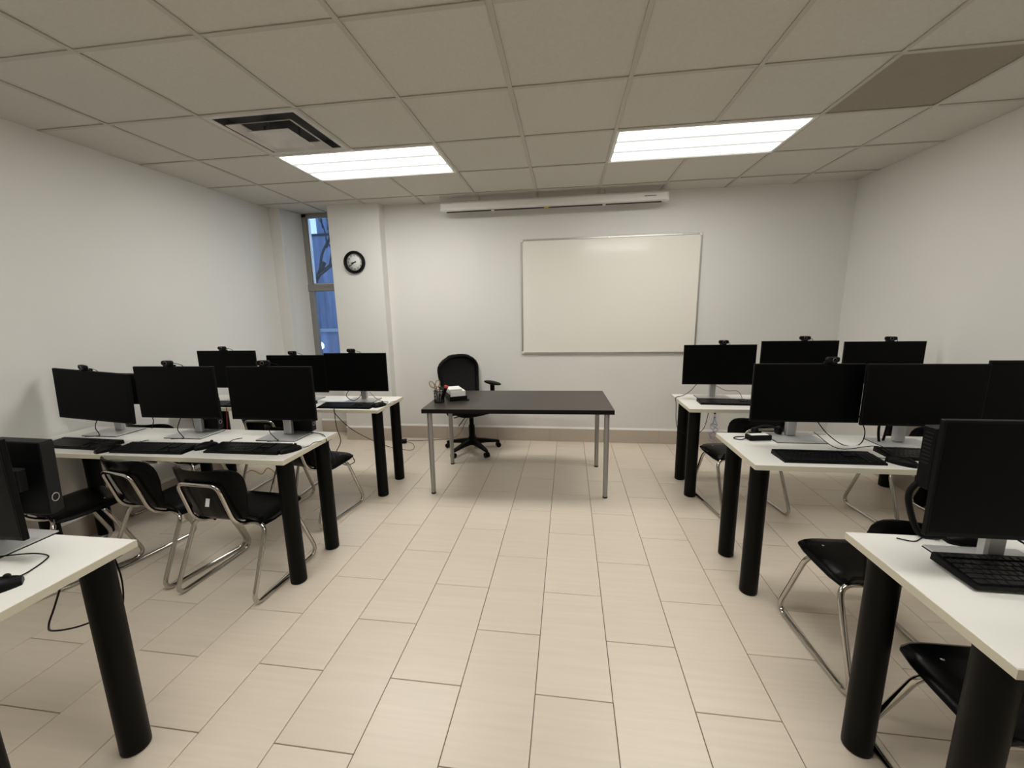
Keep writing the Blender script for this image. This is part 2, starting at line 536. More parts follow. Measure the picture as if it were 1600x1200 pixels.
# ------------------------------------------------------------------ ceiling fixtures
def fixture(ci, rj, label, lens):
    x0 = GX + ci * G; y0 = GY + rj * G
    t = thing('ceiling_light', label, 'ceiling light', (x0 + G, y0 + G / 2, ZC), 0, 'recessed fluorescent troffers')
    hx, hy = G - 0.006, G / 2 - 0.006
    h = B()
    h.box((0, 0, 0.055), (2 * hx, 2 * hy, 0.008))
    h.build('housing', 'lampwhite', t)
    f = B()
    fwid = 0.022
    f.box((0, hy - fwid / 2, 0.003), (2 * hx, fwid, 0.012), 0.002)
    f.box((0, -hy + fwid / 2, 0.003), (2 * hx, fwid, 0.012), 0.002)
    f.box((hx - fwid / 2, 0, 0.003), (fwid, 2 * hy - 2 * fwid, 0.012), 0.002)
    f.box((-hx + fwid / 2, 0, 0.003), (fwid, 2 * hy - 2 * fwid, 0.012), 0.002)
    f.build('frame', 'lampwhite', t)
    B().box((0, 0, 0.006), (2 * hx - 2 * fwid + 0.004, 2 * hy - 2 * fwid + 0.004, 0.006)).build('lens', lens, t)
fixture(0, 2, 'lit fluorescent ceiling light on the left, beside the air vent', 'lens_front_left')
fixture(4, 2, 'lit fluorescent ceiling light on the right, near the brown ceiling panel', 'lens_front_right')
fixture(0, -2, 'lit fluorescent ceiling light above the near left desk, out of frame', 'lens_rear')
fixture(4, -2, 'lit fluorescent ceiling light above the near right desk, mirrored in the whiteboard', 'lens_rear')

# air diffuser: hanging concentric plates
vt = thing('air_vent', 'square stepped white air vent in the ceiling tiles', 'air vent', (GX + G / 2, GY + 1.5 * G, ZC))
def ring(bm, a, b, z0, z1, th=0.004):
    """square ring with outer half size a at z0, inner half size b at z1"""
    vs = []
    for h, z in ((a, z0), (b, z1), (b, z1 + th), (a, z0 + th)):
        vs += [(-h, -h, z), (h, -h, z), (h, h, z), (-h, h, z)]
    fs = []
    for q in range(4):
        n = (q + 1) % 4
        for k in range(4):
            fs.append((q * 4 + k, q * 4 + (k + 1) % 4, n * 4 + (k + 1) % 4, n * 4 + k))
    bm.add(vs, fs)
B().box((0, 0, 0.06), (0.59, 0.59, 0.004)).build('duct', 'ventdark', vt)
b = B(); ring(b, 0.297, 0.262, 0.0, 0.002); b.build('frame', 'ventwhite', vt)
b = B(); ring(b, 0.265, 0.262, 0.002, 0.055); b.build('collar', 'ventdark', vt)
b = B(); ring(b, 0.215, 0.165, -0.016, 0.012); b.build('louver', 'ventwhite', vt)
b = B(); ring(b, 0.135, 0.10, -0.026, -0.020); b.box((0, 0, -0.019), (0.20, 0.20, 0.004)); b.build('center_plate', 'ventwhite', vt)
for sx in (-1, 1):
    B().box((sx * 0.12, 0, 0.02), (0.008, 0.008, 0.08)).build('hanger', 'ventdark', vt)
    B().box((0, sx * 0.12, 0.02), (0.008, 0.008, 0.08)).build('hanger', 'ventdark', vt)

# ------------------------------------------------------------------ wall items
ck = thing('wall_clock', 'round black-rimmed wall clock on the pillar beside the window', 'clock', (-2.285, PY, 2.02))
b = B(); b.lathe([(0.098, 0.0), (0.118, 0.0), (0.121, 0.022), (0.112, 0.042), (0.096, 0.040), (0.089, 0.018), (0.092, 0.004)], n=40, axis='y'); b.build('rim', 'plastic', ck)
b = B(); b.lathe([(0.0005, 0.010), (0.093, 0.010), (0.093, 0.014), (0.0005, 0.014)], n=40, axis='y'); b.build('dial', 'clockface', ck)
def numeral(txt, x, z, size, parent, y, mt, nm='numeral', ext=0.0006):
    c = bpy.data.curves.new(nm, 'FONT'); c.body = txt; c.size = size; c.align_x = 'CENTER'; c.align_y = 'CENTER'; c.extrude = ext
    c.resolution_u = 2
    tmp = bpy.data.objects.new(nm, c); COL.objects.link(tmp)
    bpy.context.view_layer.update()
    me = bpy.data.meshes.new_from_object(tmp.evaluated_get(bpy.context.evaluated_depsgraph_get()))
    bpy.data.objects.remove(tmp)
    me.materials.clear(); me.materials.append(M[mt])
    o = bpy.data.objects.new(nm, me); COL.objects.link(o); o.parent = parent
    o.location = (x, y, z); o.rotation_euler = (PI / 2, 0, 0)
    return o
for h in range(1, 13):
    a = h * PI / 6
    numeral(str(h), 0.073 * math.sin(a), 0.073 * math.cos(a), 0.030, ck, -0.0146, 'plastic')
def hand(deg, l, wd, nm, y):
    b = B(); b.box((0, y, l / 2 - 0.012), (wd, 0.0016, l + 0.012)); b.build(nm, 'plastic', ck, rot=(0, math.radians(deg), 0))
hand(257, 0.048, 0.010, 'hour_hand', -0.0165)
hand(234, 0.068, 0.007, 'minute_hand', -0.0185)
B().cyl((0, -0.014, 0), 0.006, 0.006, 12, 'y').build('hand_pin', 'plastic', ck)

wbx0, wbx1, wbz0, wbz1 = -0.478, 1.345, 1.000, 2.205
wbd = thing('whiteboard', 'large blank whiteboard in an aluminium frame on the back wall', 'whiteboard', ((wbx0 + wbx1) / 2, YB, (wbz0 + wbz1) / 2))
ww, wh = wbx1 - wbx0, wbz1 - wbz0
B().box((0, -0.009, 0), (ww - 0.01, 0.014, wh - 0.01)).build('panel', 'board', wbd)
fz = 0.018
for nm, c, d in (('frame_rail', (0, -0.011, wh / 2 - fz / 2), (ww, 0.022, fz)), ('frame_rail', (0, -0.013, -wh / 2 + fz / 2), (ww, 0.026, fz)),
                 ('frame_stile', (-ww / 2 + fz / 2, -0.011, 0), (fz, 0.022, wh - 2 * fz)), ('frame_stile', (ww / 2 - fz / 2, -0.011, 0), (fz, 0.022, wh - 2 * fz))):
    B().box(c, d, 0.003).build(nm, 'alu', wbd)
for sx in (-1, 1):
    for sz in (-1, 1):
        B().box((sx * (ww / 2 - 0.014), -0.013, sz * (wh / 2 - 0.014)), (0.03, 0.028, 0.03), 0.004).build('corner_cap', 'casing', wbd)
for x in (0.0, 0.72):
    B().box((x, -0.0225, wh / 2 - 0.012), (0.018, 0.006, 0.02), 0.002).build('clip', 'steel', wbd)

ps = thing('projection_screen', 'long white roll-up projection screen casing hanging above the whiteboard', 'projector screen', (-0.158, 4.30, 2.475))
b = B(); prof = []
for (yy, zz) in ((-0.045, 0.012), (-0.05, 0.03), (-0.048, 0.075), (-0.03, 0.094), (0.03, 0.094), (0.048, 0.075), (0.05, 0.03), (0.045, 0.012), (0.012, 0.004), (-0.02, 0.004)):
    prof.append((yy, zz))
b.loft([[(x, y, z) for y, z in prof] for x in (-1.105, 1.105)], True, False)
b.build('casing', 'casing', ps)
for sx in (-1, 1):
    b = B(); b.loft([[(sx * 1.105 + dx, y * 1.06, 0.05 + (z - 0.05) * 1.06) for y, z in prof] for dx in (-0.012, 0.012)], True, False)
    b.build('end_cap', 'casing', ps)
B().box((0, -0.012, 0.000), (2.12, 0.012, 0.010), 0.002).build('slat_bar', 'plastic2', ps)
B().box((-0.04, -0.03, -0.004), (0.045, 0.012, 0.012), 0.003).build('pull_tag', 'yellow', ps)
for x in (-0.58, 0.52):
    B().box((x, -0.022, -0.006), (0.03, 0.012, 0.014), 0.003).build('stop', 'casing', ps)
for x in (-0.72, 0.52):
    b = B(); b.tube(fillet([(x, 0, 0.094), (x, 0, 0.11), (x + 0.01, -0.008, 0.12), (x, 0, 0.1365)], 0.008), 0.003, 6); b.build('hook', 'steel', ps)
B().box((0.95, -0.0495, 0.05), (0.11, 0.002, 0.008)).build('badge', 'greycable', ps)

ot = thing('wall_outlet', 'white wall data outlet low on the back wall', 'outlet', (1.585, YB, 0.33))
B().box((0, -0.004, 0), (0.07, 0.008, 0.115), 0.003).build('plate', 'casing', ot)
for z in (-0.022, 0.022):
    B().box((0, -0.009, z), (0.018, 0.004, 0.016)).build('jack', 'plastic2', ot)
ot2 = thing('wall_outlet', 'white wall outlet behind the black-brown desk', 'outlet', (-0.315, YB, 0.32))
B().box((0, -0.004, 0), (0.07, 0.008, 0.115), 0.003).build('plate', 'casing', ot2)

# ------------------------------------------------------------------ white desks
DZ = 0.74
def desk(label, x0, x1, y0, y1, rz, legs):
    cx, cy = (x0 + x1) / 2, (y0 + y1) / 2
    t = thing('computer_desk', label, 'desk', (cx, cy, 0), rz, 'white computer desks')
    L, D = x1 - x0, y1 - y0
    top = B().box((0, 0, DZ - 0.0135), (L - 0.003, D - 0.003, 0.027), 0.0015).build('desktop', 'desk', t)
    e = B()
    for s_ in (-1, 1):
        e.box((0, s_ * (D / 2 - 0.0012), DZ - 0.0135), (L, 0.0024, 0.0235))
        e.box((s_ * (L / 2 - 0.0012), 0, DZ - 0.0135), (0.0024, D - 0.005, 0.0235))
    e.build('edge_band', 'desk_edge', top)
    for (lx, ly) in legs:
        lg = B().lathe([(0.038, 0.0), (0.042, 0.003), (0.0425, 0.012), (0.0425, DZ - 0.032)], (lx - cx, ly - cy, 0), 28).build('leg', 'legblack', t)
        B().box((lx - cx, ly - cy, DZ - 0.0295), (0.088, 0.088, 0.005)).build('mounting_plate', 'legblack', lg)
    return t
W_ = 1.79
def dl(label, y0, y1, lf, lb):
    return desk(label, XL + 0.02, -1.428, y0, y1, 0, [(-1.48, lf), (-1.48, lb), (-3.08, lf), (-3.165, lb)])
def dr(label, x0, y0, y1, lf, lb, lx, rz=0.0):
    return desk(label, x0, XR - 0.02, y0, y1, rz, [(lx, lf), (lx + 0.01, lb), (2.61, lf), (2.61, lb)])
dl('white computer desk with black legs at far left, by the clock pillar', 2.862, 3.362, 2.955, 3.29)
dl('white computer desk with three monitors, middle of the left side', 1.797, 2.297, 1.872, 2.205)
dl('white computer desk corner at near left edge of photo', 0.56, 1.073, 0.66, 0.985)
dr('white computer desk with black legs at far right, beside the whiteboard', 0.905, 3.04, 3.575, 3.175, 3.505, 0.985)
dr('white computer desk with power adapter on it, middle of the right side', 0.888, 1.938, 2.455, 2.045, 2.38, 0.958)
dr('white computer desk at near right, largest desktop in view', 0.915, 0.832, 1.355, 0.925, 1.272, 0.975)

# ------------------------------------------------------------------ teacher's table
tt = thing('teacher_table', 'black-brown wooden table with silver legs in front of the back wall', 'table', (-0.39, 3.372, 0), 0.034)
B().box((0, 0, 0.725 - 0.017), (1.486, 0.746, 0.034), 0.002).build('tabletop', 'espresso', tt)
eb = B()
for s_ in (-1, 1):
    eb.box((0, s_ * 0.374, 0.725 - 0.018), (1.49, 0.002, 0.032)); eb.box((s_ * 0.744, 0, 0.725 - 0.018), (0.002, 0.744, 0.032))
eb.build('edge_band', 'espresso_edge', tt)
for sx in (-1, 1):
    for sy in (-1, 1):
        lg = B().lathe([(0.017, 0.0), (0.0185, 0.004), (0.0195, 0.3), (0.0205, 0.69)], (sx * 0.695, sy * 0.325, 0), 20).build('leg', 'greyleg', tt)
        B().lathe([(0.017, -0.0), (0.0195, 0.002), (0.0195, 0.012), (0.018, 0.014)], (sx * 0.695, sy * 0.325, 0), 16).build('foot', 'plastic2', lg)
TT = 0.725

# ------------------------------------------------------------------ stacking chairs
def shell_mesh():
    prof = [(0.236, 0.398, 0.150), (0.237, 0.410, 0.178), (0.231, 0.426, 0.203), (0.208, 0.440, 0.220), (0.15, 0.442, 0.227), (0.06, 0.436, 0.226), (-0.04, 0.430, 0.222),
            (-0.12, 0.430, 0.212), (-0.170, 0.440, 0.196), (-0.203, 0.466, 0.182), (-0.222, 0.505, 0.178), (-0.237, 0.555, 0.188), (-0.252, 0.61, 0.204),
            (-0.266, 0.660, 0.210), (-0.276, 0.695, 0.208), (-0.283, 0.718, 0.200), (-0.287, 0.733, 0.187), (-0.290, 0.744, 0.166), (-0.292, 0.751, 0.135), (-0.293, 0.754, 0.095)]
    prof = [(y + 0.05 * min(1, max(0, (0.06 - y) / 0.24)) - (0.008 if y > 0.1 else 0), z - 0.025, hw * 0.97) for y, z, hw in prof]
    nx = 14
    top = []; bot = []
    for k, (y, z, hw) in enumerate(prof):
        a = Vector((0, *prof[max(k - 1, 0)][:2])); c = Vector((0, *prof[min(k + 1, len(prof) - 1)][:2]))
        tg = (c - a).normalized()
        nrm = Vector((0, -tg.z, tg.y)) * -1
        if nrm.z < 0 and k < 8: nrm = -nrm
        if k >= 8 and nrm.y < 0: nrm = -nrm
        if k >= 14: nrm = n13
        if k == 13: n13 = nrm.copy()
        r1 = []; r2_ = []
        for i in range(nx + 1):
            u = -1 + 2 * i / nx
            if k < 8:
                lift = -0.030 * abs(u) ** 7 * min(1, k / 4) - 0.006 * (1 - u * u) * min(1, k / 5)   # dished seat, rolled sides
            else:
                lift = (0.062 if k > 9 else 0.030) * abs(u) ** 3.2 * (hw / 0.21) ** 2           # back wraps forward
            rib = 0.0022 * math.cos(u * PI * 5) if (9 <= k <= 13 and abs(u) < 0.8) else 0
            p = Vector((u * hw, y, z)) + nrm * lift
            r1.append(p); r2_.append(p - nrm * (0.007 + rib))
        top.append(r1); bot.append(r2_)
    n = nx + 1; K = len(prof)
    vs = [tuple(p) for r in top for p in r] + [tuple(p) for r in bot for p in r]
    fs = []; o = n * K
    for k in range(K - 1):
        for i in range(nx):
            a, b_, c, d = k * n + i, k * n + i + 1, (k + 1) * n + i + 1, (k + 1) * n + i
            fs.append((a, d, c, b_)); fs.append((o + a, o + b_, o + c, o + d))
    for k in range(K - 1):
        for i in (0, nx):
            a, d = k * n + i, (k + 1) * n + i
            fs.append((a, o + a, o + d, d) if i == 0 else (a, d, o + d, o + a))
    for i in range(nx):
        fs.append((i, i + 1, o + i + 1, o + i))
        q = (K - 1) * n
        fs.append((q + i, o + q + i, o + q + i + 1, q + i + 1))
    return vs, fs

def make_chair(label):
    t = thing('stacking_chair', label, 'chair', (0, 0, 0), 0, 'black stacking chairs with chrome sled frames')
    vs, fs = shell_mesh()
    b = B(); b.add(vs, fs, True); sh = b.build('seat_shell', 'shell', t)
    for x in (-0.14, 0.14):
        B().lathe([(0.001, 0.0), (0.006, 0.0), (0.0055, 0.002), (0.001, 0.003)], (x, 0.14, 0.4125), 8).build('rivet', 'steel', sh)
    for s_ in (-1, 1):
        b = B()
        p = [(s_ * 0.10, -0.085, 0.385), (s_ * 0.222, -0.090, 0.385), (s_ * 0.238, -0.252, 0.0115), (s_ * 0.238, 0.252, 0.0115), (s_ * 0.222, 0.105, 0.385), (s_ * 0.10, 0.10, 0.387)]
        b.tube(fillet(p, 0.075, 7), 0.0112, 10)
        b.build('sled_frame', 'chrome', t)
    b = B()
    p = [(-0.13, 0.08, 0.386), (-0.13, -0.10, 0.382), (-0.124, -0.180, 0.432), (-0.118, -0.240, 0.655), (0.118, -0.240, 0.655), (0.124, -0.180, 0.432), (0.13, -0.10, 0.382), (0.13, 0.08, 0.386)]
    b.tube(fillet(p, 0.045, 6), 0.0105, 10)
    b.build('back_frame', 'chrome', t)
    return t
ch = make_chair('black stacking chair nearest the aisle at the middle left desk')
ch.location = (-1.79, 1.90, 0); ch.rotation_euler = (0, 0, -0.06)
stk = B().box((0, 0, 0), (0.022, 0.002, 0.04)).build('sticker', 'paper', ch, (0.03, -0.2235, 0.555), (-0.28, 0, 0))
for lab, x, y, r in (
        ('black stacking chair in the middle of the middle left desk', -2.335, 1.985, -0.20),
        ('black stacking chair turned aside by the left wall, middle left desk', -2.915, 1.85, -0.36),
        ('black stacking chair nearest the aisle at the far left desk', -1.865, 2.64, -0.16),
        ('black stacking chair in the middle of the far left desk', -2.40, 3.035, 0.03),
        ('black stacking chair by the left wall at the far left desk', -2.965, 2.635, -0.03),
        ('black stacking chair nearest the aisle at the far right desk', 1.295, 3.07, 0.15),
        ('black stacking chair by the right wall at the far right desk', 2.34, 2.93, 0.06),
        ('black stacking chair nearest the aisle behind the middle right desk', 1.295, 1.69, 0.045),
        ('black stacking chair tucked under the near right desk', 1.275, 1.075, 0.0)):
    dup(ch, lab, (x, y, 0), r, ('sticker',))

# ------------------------------------------------------------------ monitors
def make_monitor(label):
    t = thing('monitor', label, 'monitor', (0, 0, DZ), 0, 'black desktop monitors')
    st_ = B()
    st_.box((0, 0.0, 0.0055), (0.25, 0.185, 0.005), 0.001)
    base = st_.build('stand_base', 'silver', t)
    B().box((0, 0, 0.0015), (0.252, 0.187, 0.003)).build('base_pad', 'plastic', base)
    B().box((0, 0.035, 0.16), (0.052, 0.032, 0.305), 0.006).build('stand_neck', 'silver', t)
    pn = B()
    pn.box((0, -0.073, 0.283), (0.538, 0.016, 0.316), 0.002)
    pn.loft([[(sx * w_, y, 0.283 + sz * h_) for sx, sz in ((-1, -1), (1, -1), (1, 1), (-1, 1))] for y, w_, h_ in ((-0.066, 0.262, 0.150), (-0.042, 0.20, 0.115), (-0.03, 0.17, 0.095))])
    pn.box((0, -0.005, 0.283), (0.11, 0.05, 0.11), 0.004)
    p = pn.build('panel', 'plastic', t)
    B().box((0, -0.0812, 0.286), (0.526, 0.001, 0.297)).build('screen', 'screen', p)
    B().box((0.24, -0.0812, 0.131), (0.012, 0.002, 0.004)).build('power_button', 'plastic2', p)
    return t
mon = make_monitor('x')
# (label, centre x, panel plane y, top z, yaw, roll)
LST = [
    ('black monitor nearest the aisle on the middle left desk', -1.695, 2.10, 1.183, 0, 0, 1),
    ('black monitor in the middle of the middle left desk', -2.315, 2.10, 1.183, 0.0, 0, 1),
    ('black tilted monitor by the left wall on the middle left desk', -2.905, 2.10, 1.155, 0.0, 0.068, 1),
    ('black monitor nearest the aisle on the far left desk', -1.711, 3.10, 1.155, 0, 0, 1),
    ('black monitor in the middle of the far left desk, before the window', -2.252, 3.125, 1.136, 0, 0, 1),
    ('black monitor by the left wall on the far left desk', -2.82, 3.04, 1.186, 0, 0, 1),
    ('black monitor nearest the whiteboard on the far right desk', 1.198, 3.35, 1.182, 0, 0, 1),
    ('black monitor in the middle of the far right desk', 1.755, 3.32, 1.210, 0, 0, 1),
    ('black monitor by the right wall on the far right desk', 2.32, 3.30, 1.203, 0, 0, 1),
    ('black monitor nearest the aisle on the middle right desk', 1.268, 2.29, 1.172, 0, 0, 2),
    ('black monitor in the middle of the middle right desk', 1.765, 2.215, 1.180, 0, 0, 0),
    ('black monitor by the right wall on the middle right desk', 2.302, 2.22, 1.196, 0, 0, 0),
    ('black monitor on the near right desk, largest monitor in view', 1.212, 1.112, 1.186, 0, 0, 0),
    ('black monitor cut off at the left photo edge on the near left desk', -1.875, 0.91, 1.136, 0, 0, 0),
]
# webcam prototype (origin at top edge of a monitor, facing -y)
def make_cam():
    t = thing('webcam', 'x', 'webcam', (0, 0, 0), 0, 'clip-on webcams')
    b = B(); b.rbox((0, 0, 0), (0.072, 0.028, 0.024), 0.0118, 5, 0.004)
    o = b.build('body', 'plastic', t, (0, -0.012, 0.021), (PI / 2, 0, 0))
    b = B(); b.cyl((0, 0, 0), 0.009, 0.003, 14, 'y', 0.0008); b.build('lens', 'screen', t, (0, -0.024, 0.021))
    b = B(); b.tube([( -0.0095 * math.cos(a), -0.0245, 0.021 + 0.0095 * math.sin(a)) for a in [i * 2 * PI / 16 for i in range(16)]], 0.0012, 5, True); b.build('lens_ring', 'steel', t)
    b = B(); b.box((0, -0.008, 0.004), (0.034, 0.04, 0.008), 0.002); b.box((0, 0.022, -0.012), (0.03, 0.008, 0.036), 0.002); b.build('clip', 'plastic', t)
    b = B(); b.tube(spline([(0.03, 0.0, 0.018), (0.05, 0.012, 0.012), (0.06, 0.03, -0.005), (0.05, 0.035, -0.06)], 4), 0.002, 5); b.build('cable', 'plastic', t)
    return t
wc = None
first = True
for (lab, x, y, tz, yw, rl, camf) in LST:
    o = mon if first else dup(mon, lab, (0, 0, 0))
    o['label'] = lab
    o.location = (x, y + 0.081, DZ); o.rotation_euler = (0, 0, yw)
    first = False
    dz = tz - DZ - 0.441
    for c in o.children:
        if c.name.startswith('panel'):
            c.location = (0, 0, dz)
            if rl:
                c.rotation_euler = (0, rl, 0)
                pv = Vector((0, 0, 0.283)); c.location = pv + Vector((0, 0, dz)) - Matrix.Rotation(rl, 3, 'Y') @ pv
    if camf:
        wl = lab.replace('black monitor', 'webcam on the black monitor').replace('black tilted monitor', 'webcam on the tilted monitor')
        if wc is None:
            wc = make_cam(); k = wc; k['label'] = wl
        else:
            k = dup(wc, wl, (0, 0, 0))
        ox = {1: -0.02, 2: 0.10}[camf]
        if 'nearest the whiteboard' in lab: ox = 0.02
        if 'right wall on the far' in lab: ox = 0.03
        if 'middle of the far right' in lab: ox = 0.03
        k.location = (x + ox, y + 0.008, tz + 0.001 + (0.002 if rl else 0)); k.rotation_euler = (0, rl, random.uniform(-0.3, 0.3))

# ------------------------------------------------------------------ keyboards and mice
def kb_body(t):
    b = B()
    vs = []
    for (y, z0, z1) in ((-0.066, 0.0, 0.010), (0.066, 0.0, 0.022)):
        vs += [(-0.221, y, z0), (0.221, y, z0), (0.219, y, z1), (-0.219, y, z1)]
    b.add(vs, [(0, 1, 2, 3), (5, 4, 7, 6), (0, 4, 5, 1), (3, 2, 6, 7), (1, 5, 6, 2), (0, 3, 7, 4)])
    return b.build('case', 'plastic', t)
def key_list():
    ks = []
    rows = [(-0.052, [1.5, 1.2, 1.2, 5.6, 1.2, 1.2, 1.2, 1.4]), (-0.033, [2.2] + [1] * 10 + [2.3]), (-0.014, [1.7] + [1] * 11 + [1.8]),
            (0.005, [1.4] + [1] * 12 + [1.1]), (0.024, [1] * 13 + [1.5]), (0.048, [1] * 13 + [1.5])]
    for ry, ws in rows:
        tot = sum(ws); x = -0.212; sc = 0.278 / tot
        for q in ws:
            ks.append((x + q * sc / 2, ry, q * sc - 0.003)); x += q * sc
    for gx in range(3):
        for ry in (0.024, 0.005, 0.048): ks.append((0.083 + gx * 0.019, ry, 0.016))
        ks.append((0.083 + gx * 0.019, -0.052, 0.016))
    ks.append((0.102, -0.033, 0.016))
    for gx in range(4):
        for ry in (0.024, 0.005, -0.014, -0.033, -0.052): ks.append((0.150 + gx * 0.019, ry, 0.016))
    return ks
def kz(y): return 0.010 + (y + 0.066) / 0.132 * 0.012
def make_kb(label, single):
    t = thing('keyboard', label, 'keyboard', (0, 0, DZ), 0, 'black keyboards')
    kb_body(t)
    tilt = math.atan2(0.012, 0.132)
    if single:
        cache = {}
        for (x, y, wd) in key_list():
            q = round(wd, 4)
            if q not in cache:
                cache[q] = B().box((0, 0, 0.003), (q, 0.0165, 0.006), 0.0015).build('key', 'keycap', t)
                o = cache[q]
            else:
                o = cache[q].copy(); COL.objects.link(o)
            o.location = (x, y, kz(y) - 0.001); o.rotation_euler = (tilt, 0, 0)
    else:
        b = B()
        for (x, y, wd) in key_list():
            b.T = Matrix.Translation((x, y, kz(y) - 0.001)) @ Matrix.Rotation(tilt, 4, 'X')
            b.box((0, 0, 0.003), (wd, 0.0165, 0.006))
        b.T = None
        o = b.build('keys', 'keycap', t); o['kind'] = 'stuff'
    return t
kb = make_kb('black keyboard nearest the aisle on the middle left desk', False)
kb.location = (-1.735, 1.935, DZ)
for lab, x, y, r, dz in (
        ('black keyboard in the middle of the middle left desk', -2.275, 1.895, 0.02, 0),
        ('black keyboard by the left wall on the middle left desk', -2.815, 1.93, -0.05, 0),
        ('black keyboard nearest the aisle on the far left desk', -1.728, 2.955, 0.0, 0),
        ('black keyboard in the middle of the far left desk', -2.27, 2.99, 0.05, 0),
        ('black keyboard by the left wall on the far left desk', -2.83, 2.95, 0.0, 0),
        ('black keyboard on the far right desk, near the whiteboard', 1.25, 3.235, -0.05, 0),
        ('black keyboard in the middle of the far right desk', 1.78, 3.20, 0.0, 0),
        ('black keyboard nearest the aisle on the middle right desk', 1.255, 2.045, 0.0, 0),
        ('black keyboard below the middle monitor, middle right desk', 1.77, 2.112, -0.06, 0)):
    dup(kb, lab, (x, y, DZ + dz), r)
k3 = make_kb('black keyboard on the near right desk, keys clearly visible', True)
k3.location = (1.267, 1.142, DZ + 0.0085)

def make_mouse(label):
    t = thing('mouse', label, 'computer mouse', (0, 0, DZ), 0, 'black wired mice')
    b = B(); rings = []
    for f in (0.0, 0.1, 0.25, 0.5, 0.75, 0.9, 1.0):
        y = -0.056 + 0.112 * f
        wd = 0.031 * math.sin(PI * (0.08 + 0.84 * f)) ** 0.45
        h = 0.036 * math.sin(PI * (0.10 + 0.80 * f ** 0.9)) ** 0.6
        rings.append([(wd * math.cos(a), y, h * max(0.0, math.sin(a)) ** 0.75) for a in [i * PI / 10 for i in range(11)]])
    b.loft(rings, True, True); bd = b.build('shell', 'plastic', t)
    B().cyl((-0.004, 0.03, 0.031), 0.008, 0.008, 12, 'x').build('scroll_wheel', 'plastic2', t)
    b = B(); b.tube(spline([(0, 0.053, 0.012), (0.01, 0.075, 0.004), (0.0, 0.11, 0.0025), (-0.03, 0.15, 0.0025), (-0.02, 0.19, 0.0025)], 5), 0.0019, 5); b.build('cable', 'plastic', t)
    return t
mo = make_mouse('black mouse left of the keyboard, aisle end of the middle left desk')
mo.location = (-2.015, 1.950, DZ); mo.rotation_euler = (0, 0, -0.5)
for lab, x, y, r in (
        ('black mouse at the aisle corner of the middle left desk', -1.487, 1.935, -0.5),
        ('black mouse by the wall end of the middle left desk', -2.543, 1.86, -0.35),
        ('black mouse at the aisle corner of the far left desk', -1.468, 2.985, -0.4),
        ('black mouse on the middle right desk, right of its keyboard', 1.550, 2.005, 0.7),
        ('black mouse behind the keyboard on the near right desk', 1.235, 1.322, 1.45),
        ('black mouse at the left photo edge on the near left desk', -1.56, 0.80, -0.7)):
    dup(mo, lab, (x, y, DZ), r, ('cable',) if 'photo edge' in lab else ())

# ------------------------------------------------------------------ mini computers behind the monitors
def make_pc(label):
    t = thing('mini_computer', label, 'computer', (0, 0, 0), 0, 'black mini computers held behind the monitors')
    b = B(); b.box((0, 0, 0), (0.178, 0.045, 0.20), 0.003); cs_ = b.build('case', 'plastic', t)
    b = B()
    for i in range(9): b.box((-0.0885, 0, 0.08 - i * 0.012), (0.004, 0.026, 0.004))
    b.build('vent_slots', 'plastic2', cs_)
    B().box((0.0895, 0, 0), (0.002, 0.041, 0.19), 0.0008).build('front_panel', 'plastic2', t)
    b = B(); b.tube([(0.0908, 0.011 * math.cos(a), -0.055 + 0.011 * math.sin(a)) for a in [i * 2 * PI / 18 for i in range(18)]], 0.0012, 5, True)
    b.build('round_badge', 'silver', t)
    B().box((0, -0.03, 0.0), (0.06, 0.03, 0.06), 0.003).build('bracket', 'plastic2', t)
    return t
pc = make_pc('black mini computer behind the monitor at the left photo edge')
pc.location = (-1.835, 1.085, 0.945); pc.rotation_euler = (0, 0.06, 0.12); pc.scale = (1, 1, 1.3)
for lab, x, y, z, r in (
        ('black mini computer behind the near right monitor, vent slots showing', 1.205, 1.37, 1.0, 0.1),
        ('black mini computer behind the tilted monitor by the left wall', -2.83, 2.262, 1.015, 0.0),
        ('black mini computer below the middle monitor, middle left desk', -2.295, 2.262, 0.857, 0.0),
        ('black mini computer behind the aisle-side monitor, middle left desk', -1.645, 2.262, 0.857, 0.0),
        ('black mini computer behind the wall-side monitor, far left desk', -2.72, 3.225, 0.885, 0.0)):
    o = dup(pc, lab, (x, y, z), r); o.scale = (1, 1, 1.0)

pa = thing('power_adapter', 'black power adapter with white label, middle right desk', 'adapter', (1.070, 2.335, DZ), 0.15)
B().box((0, 0, 0.015), (0.125, 0.052, 0.03), 0.004).build('brick', 'plastic', pa)
B().box((0, 0, 0.0302), (0.10, 0.036, 0.0006)).build('label_sticker', 'paper', pa)
b = B(); b.tube(spline([(-0.062, 0, 0.012), (-0.10, -0.005, 0.003), (-0.125, 0.02, 0.003), (-0.10, 0.045, 0.003), (-0.05, 0.05, 0.003)], 6), 0.0028, 6); b.build('cord', 'plastic', pa)
hs = thing('headset', 'black headset lying behind the power adapter', 'headset', (1.15, 2.418, DZ), 0.2)
b = B(); b.tube([(-0.075 * math.cos(a), 0.02 * math.sin(a), 0.018 + 0.032 * math.sin(a)) for a in [i * PI / 14 for i in range(15)]], 0.006, 8); b.build('headband', 'plastic2', hs)
for sx in (-1, 1):
    B().lathe([(0.018, -0.012), (0.026, -0.008), (0.026, 0.006), (0.018, 0.012)], (sx * 0.07, 0, 0.026), 18, 'x').build('ear_cup', 'plastic', hs)

